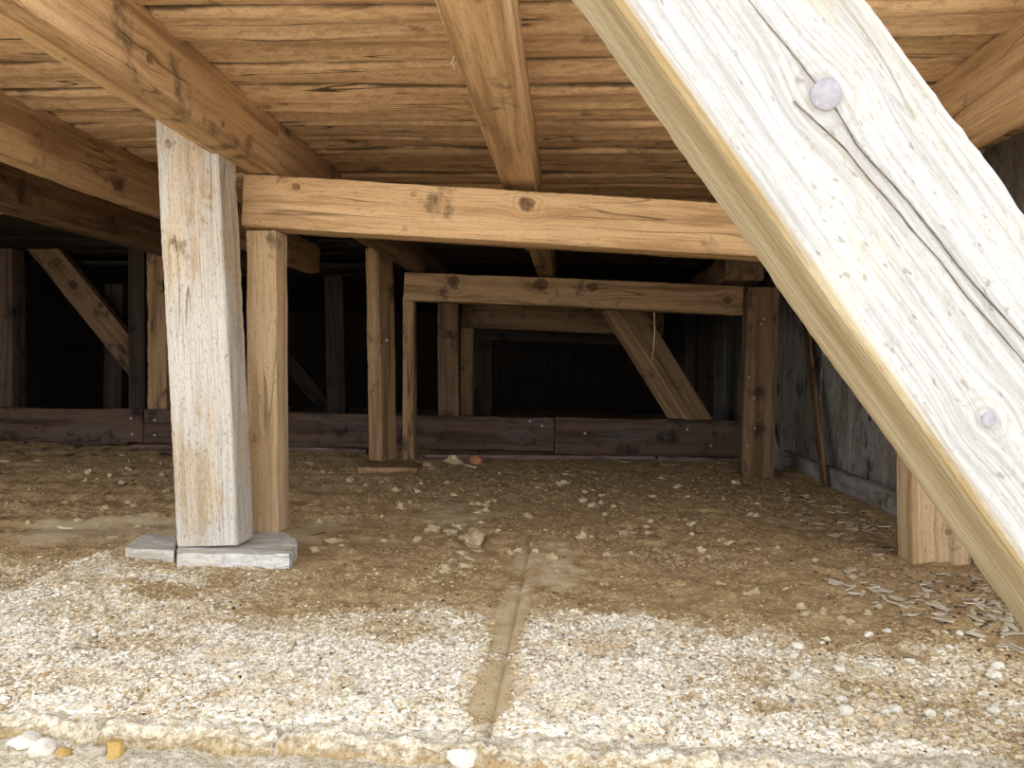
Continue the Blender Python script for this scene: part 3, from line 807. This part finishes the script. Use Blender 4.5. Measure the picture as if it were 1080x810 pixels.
x, y = at_px(960, 700); drop('wood_flake', CHIPB[0], x, y, .035, 'long tan splinter on the brown mud ridge at right', 'flake', rz=-.9, sc=(1.2, .5, 1))
rg_ = [(513, 533), (505, 541), (521, 530), (499, 548), (488, 556), (508, 553), (505, 580), (488, 584), (478, 590), (495, 590), (503, 565), (470, 600), (462, 612)]
for q, (px, py) in enumerate(rg_):
    x, y = at_px(px, py)
    drop('mud_clod', CLOD[q % 6], x, y, random.uniform(.010, .019), 'crumbly clod in the short row leading past the largest clod', 'clod', 'clods in the row by the largest clod', sc=(1, 1.2, .8))
# bits below the front lip
def lip_pt(px, py, gap=.034):
    x = atY(px, py, 1.28).x
    return atY(px, py, float(edge_y(np.array([x]))[0])-gap)
def front_bit(name, me, px, py, s, label, cat, sc=(1, 1, 1), rz=0.0, rx=0.0, z=-.05):
    P = lip_pt(px, py); o = bpy.data.objects.new(name, me); COL.objects.link(o); o.location = P; o.scale = (s*sc[0], s*sc[1], s*sc[2]); o.rotation_euler = (rx, 0, rz)
    return tag(o, label, cat)
front_bit('salt_lump', SALT[0], 27, 781, .020, 'white lump at the lower left corner, leftmost below the floor edge', 'lump', sc=(1.3, .9, 1))
front_bit('salt_lump', SALT[1], 44, 789, .022, 'jagged white lump second from the lower left corner', 'lump')
front_bit('salt_lump', SALT[2], 488, 800, .022, 'white lump below the front end of the floor seam', 'lump', sc=(1, .7, 1))
M_ochre = plain('ochre_wood', (.58, .38, .13), (.42, .26, .09), 40)
A = lip_pt(121, 808)
o = timber('wooden_peg', A+Vector((0, 0, -.03)), A+Vector((.0, .004, .040)), .020, .014, DEEP, M_ochre, res=.006, bev=.002, chip=.001); tag(o, 'ochre wooden peg standing below the floor edge at lower left', 'peg')
front_bit('ochre_knob', lump_mesh('ochre_knob', M_ochre, 12, 1.1, .2, 3), 67, 800, .016, 'rounded ochre stub beside the wooden peg', 'stub', z=-.055)

front_bit('grey_scrap', lump_mesh('grey_scrap', M_chipg, 77, .7, .9, 4), 90, 795, .018, 'crumpled grey scrap lying between the ochre stub and the wooden peg', 'scrap', sc=(1.3, .7, 1), rz=.5)
# countable debris in groups
def scatter(n, meshes, name, label, cat, group, poly, s0, s1, sc=(1, 1, 1), up=.2, tilt=.25):
    k = 0; tries = 0
    while k < n and tries < n*60:
        tries += 1
        px = random.uniform(poly[0], poly[2]); py = random.uniform(poly[1], poly[3])
        if len(poly) > 4:
            lo = poly[4]; hi = poly[5]
            f = (px-poly[0])/(poly[2]-poly[0])
            c = lo+(hi-lo)*f
            if abs(py-c) > poly[6]*(.6+.4*f): continue
        x, y = at_px(px, py)
        if x > 1.38 or y > 5.45 or y < 1.4: continue
        if abs(x-1.2) < .16 and 2.5 < y < 2.8: continue
        if abs(x+1.07) < .16 and 2.2 < y < 2.8: continue
        drop(name, random.choice(meshes), x, y, random.uniform(s0, s1)*(.55+.45*y/3), label, cat, group, sc=sc, up=up, tilt=tilt); k += 1
scatter(70, CLOD, 'mud_clod', 'small brown clod scattered over the mud floor', 'clod', 'small clods on the mud floor', (330, 497, 800, 590), .007, .018)
scatter(30, CLOD, 'mud_clod', 'small brown clod along the left mud ruts', 'clod', 'small clods on the left ruts', (0, 480, 180, 560), .008, .018)
scatter(60, CLOD, 'mud_clod', 'small clod on the brown mud ridge at right', 'clod', 'small clods on the right mud ridge', (620, 520, 1060, 720, 545, 690, 45), .006, .016)
scatter(110, CHIPG, 'wood_flake', 'pale wood flake in the strip of flakes before the right wall', 'flake', 'pale flakes along the right wall', (820, 500, 1075, 660, 515, 645, 30), .014, .034, up=.1)
scatter(70, CHIPG, 'wood_flake', 'pale wood flake on the mud between the peeling post foot and the bleached brace', 'flake', 'pale flakes near the brace foot', (880, 600, 1078, 705, 612, 672, 26), .018, .04, up=.1)
scatter(45, CHIPD, 'bark_flake', 'dark bark flake in the strip of flakes before the right wall', 'flake', 'dark flakes along the right wall', (820, 500, 1075, 690, 515, 665, 32), .010, .024, up=.12)
scatter(30, CHIPB, 'wood_chip', 'brown wood chip along the foot of the sill', 'chip', 'chips along the sill', (440, 484, 780, 500), .02, .045, up=.1)
scatter(24, CHIPD, 'bark_flake', 'dark flake along the foot of the left sill', 'flake', 'dark flakes along the left sill', (0, 466, 180, 480), .02, .05, up=.1)
scatter(26, CHIPG, 'wood_flake', 'grey fibre flake around the broken chalky plank end', 'flake', 'grey flakes beside the footing plank', (105, 566, 185, 600), .012, .026, sc=(1, .5, 1), up=.1)
scatter(40, SALT, 'salt_lump', 'white salt lump on the crusted floor at lower right', 'lump', 'salt lumps at lower right', (830, 672, 1070, 780), .006, .016)

# crumbs nobody could count
KEEP_OUT = [(-1.34, -.78, 2.30, 2.56), (-1.0, -.9, 2.5, 2.78), (-1.24, -.95, 4.64, 5.05), (1.0, 1.2, 4.62, 4.85), (1.08, 1.36, 2.55, 2.76), (-.36, -.22, 2.5, 2.85)]
def free(x, y):
    k = np.abs(x-seam_x(y)+.006) > .011
    for (a, b, c, d) in KEEP_OUT: k &= ~((x > a) & (x < b) & (y > c) & (y < d))
    return k
def crumbs(name, mat, label, N, yr, s0, s1, keep, sub=1, flat=.7, seed=3):
    rg = np.random.default_rng(seed)
    y = yr[0]+(yr[1]-yr[0])*rg.random(N*3)**1.6; x = rg.uniform(-1, 1, N*3)*(.76*y+.12)
    x = x-.02*y
    cr, sm = masks(x, y); k = (rg.random(N*3) < keep(x, y, cr, sm)) & (x < 1.36) & free(x, y) & (y > edge_y(x)+rg.uniform(.0, .045, N*3))
    x = x[k][:N]; y = y[k][:N]; n = len(x)
    h = height(x, y)
    V0, F0 = ico(sub); m = len(V0)
    a = rg.uniform(0, 6.283, n); s = (s0+(s1-s0)*rg.random(n)**1.9)*(.6+.4*y/2)
    B = V0[None]*(1+.55*(rg.random((n, m, 1))-.5))
    B = B*np.stack([rg.uniform(.7, 1.5, n), rg.uniform(.6, 1.1, n), rg.uniform(.5, .9, n)*flat], -1)[:, None, :]
    ca, sa = np.cos(a)[:, None], np.sin(a)[:, None]
    X = B[..., 0]*ca-B[..., 1]*sa; Y = B[..., 0]*sa+B[..., 1]*ca
    P = np.stack([X, Y, B[..., 2]], -1)*s[:, None, None]+np.stack([x, y, h+s*.15], -1)[:, None, :]
    F = (F0[None]+(np.arange(n)*m)[:, None, None]).reshape(-1, 3)
    me = mesh_np(name, P.reshape(-1, 3), tris=F, smooth=False)
    at = me.attributes.new('crust', 'FLOAT', 'POINT'); at.data.foreach_set('value', np.repeat(masks(x, y)[0], m).astype(np.float32))
    o = link(name, me, mat); o['kind'] = 'stuff'
    return tag(o, label, name.split('_')[-1])
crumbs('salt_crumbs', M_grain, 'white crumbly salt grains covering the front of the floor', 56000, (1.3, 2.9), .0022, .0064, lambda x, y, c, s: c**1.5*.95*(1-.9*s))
crumbs('tan_crumbs', M_crumb, 'tan crumbs of dried mud spread over the floor', 15000, (1.3, 4.6), .0016, .0060, lambda x, y, c, s: (.12+.9*c*(1-c)+.5*(fbm(x*3, y*3, 3, 5) > .5))*(1-.95*s), seed=8)
crumbs('dark_crumbs', M_chipd, 'dark specks of bark spread over the floor', 3500, (1.3, 5.2), .0015, .0055, lambda x, y, c, s: (.25+.6*sst(.5, 1.1, x))*(1-.8*s)*(1-.6*c), seed=9)
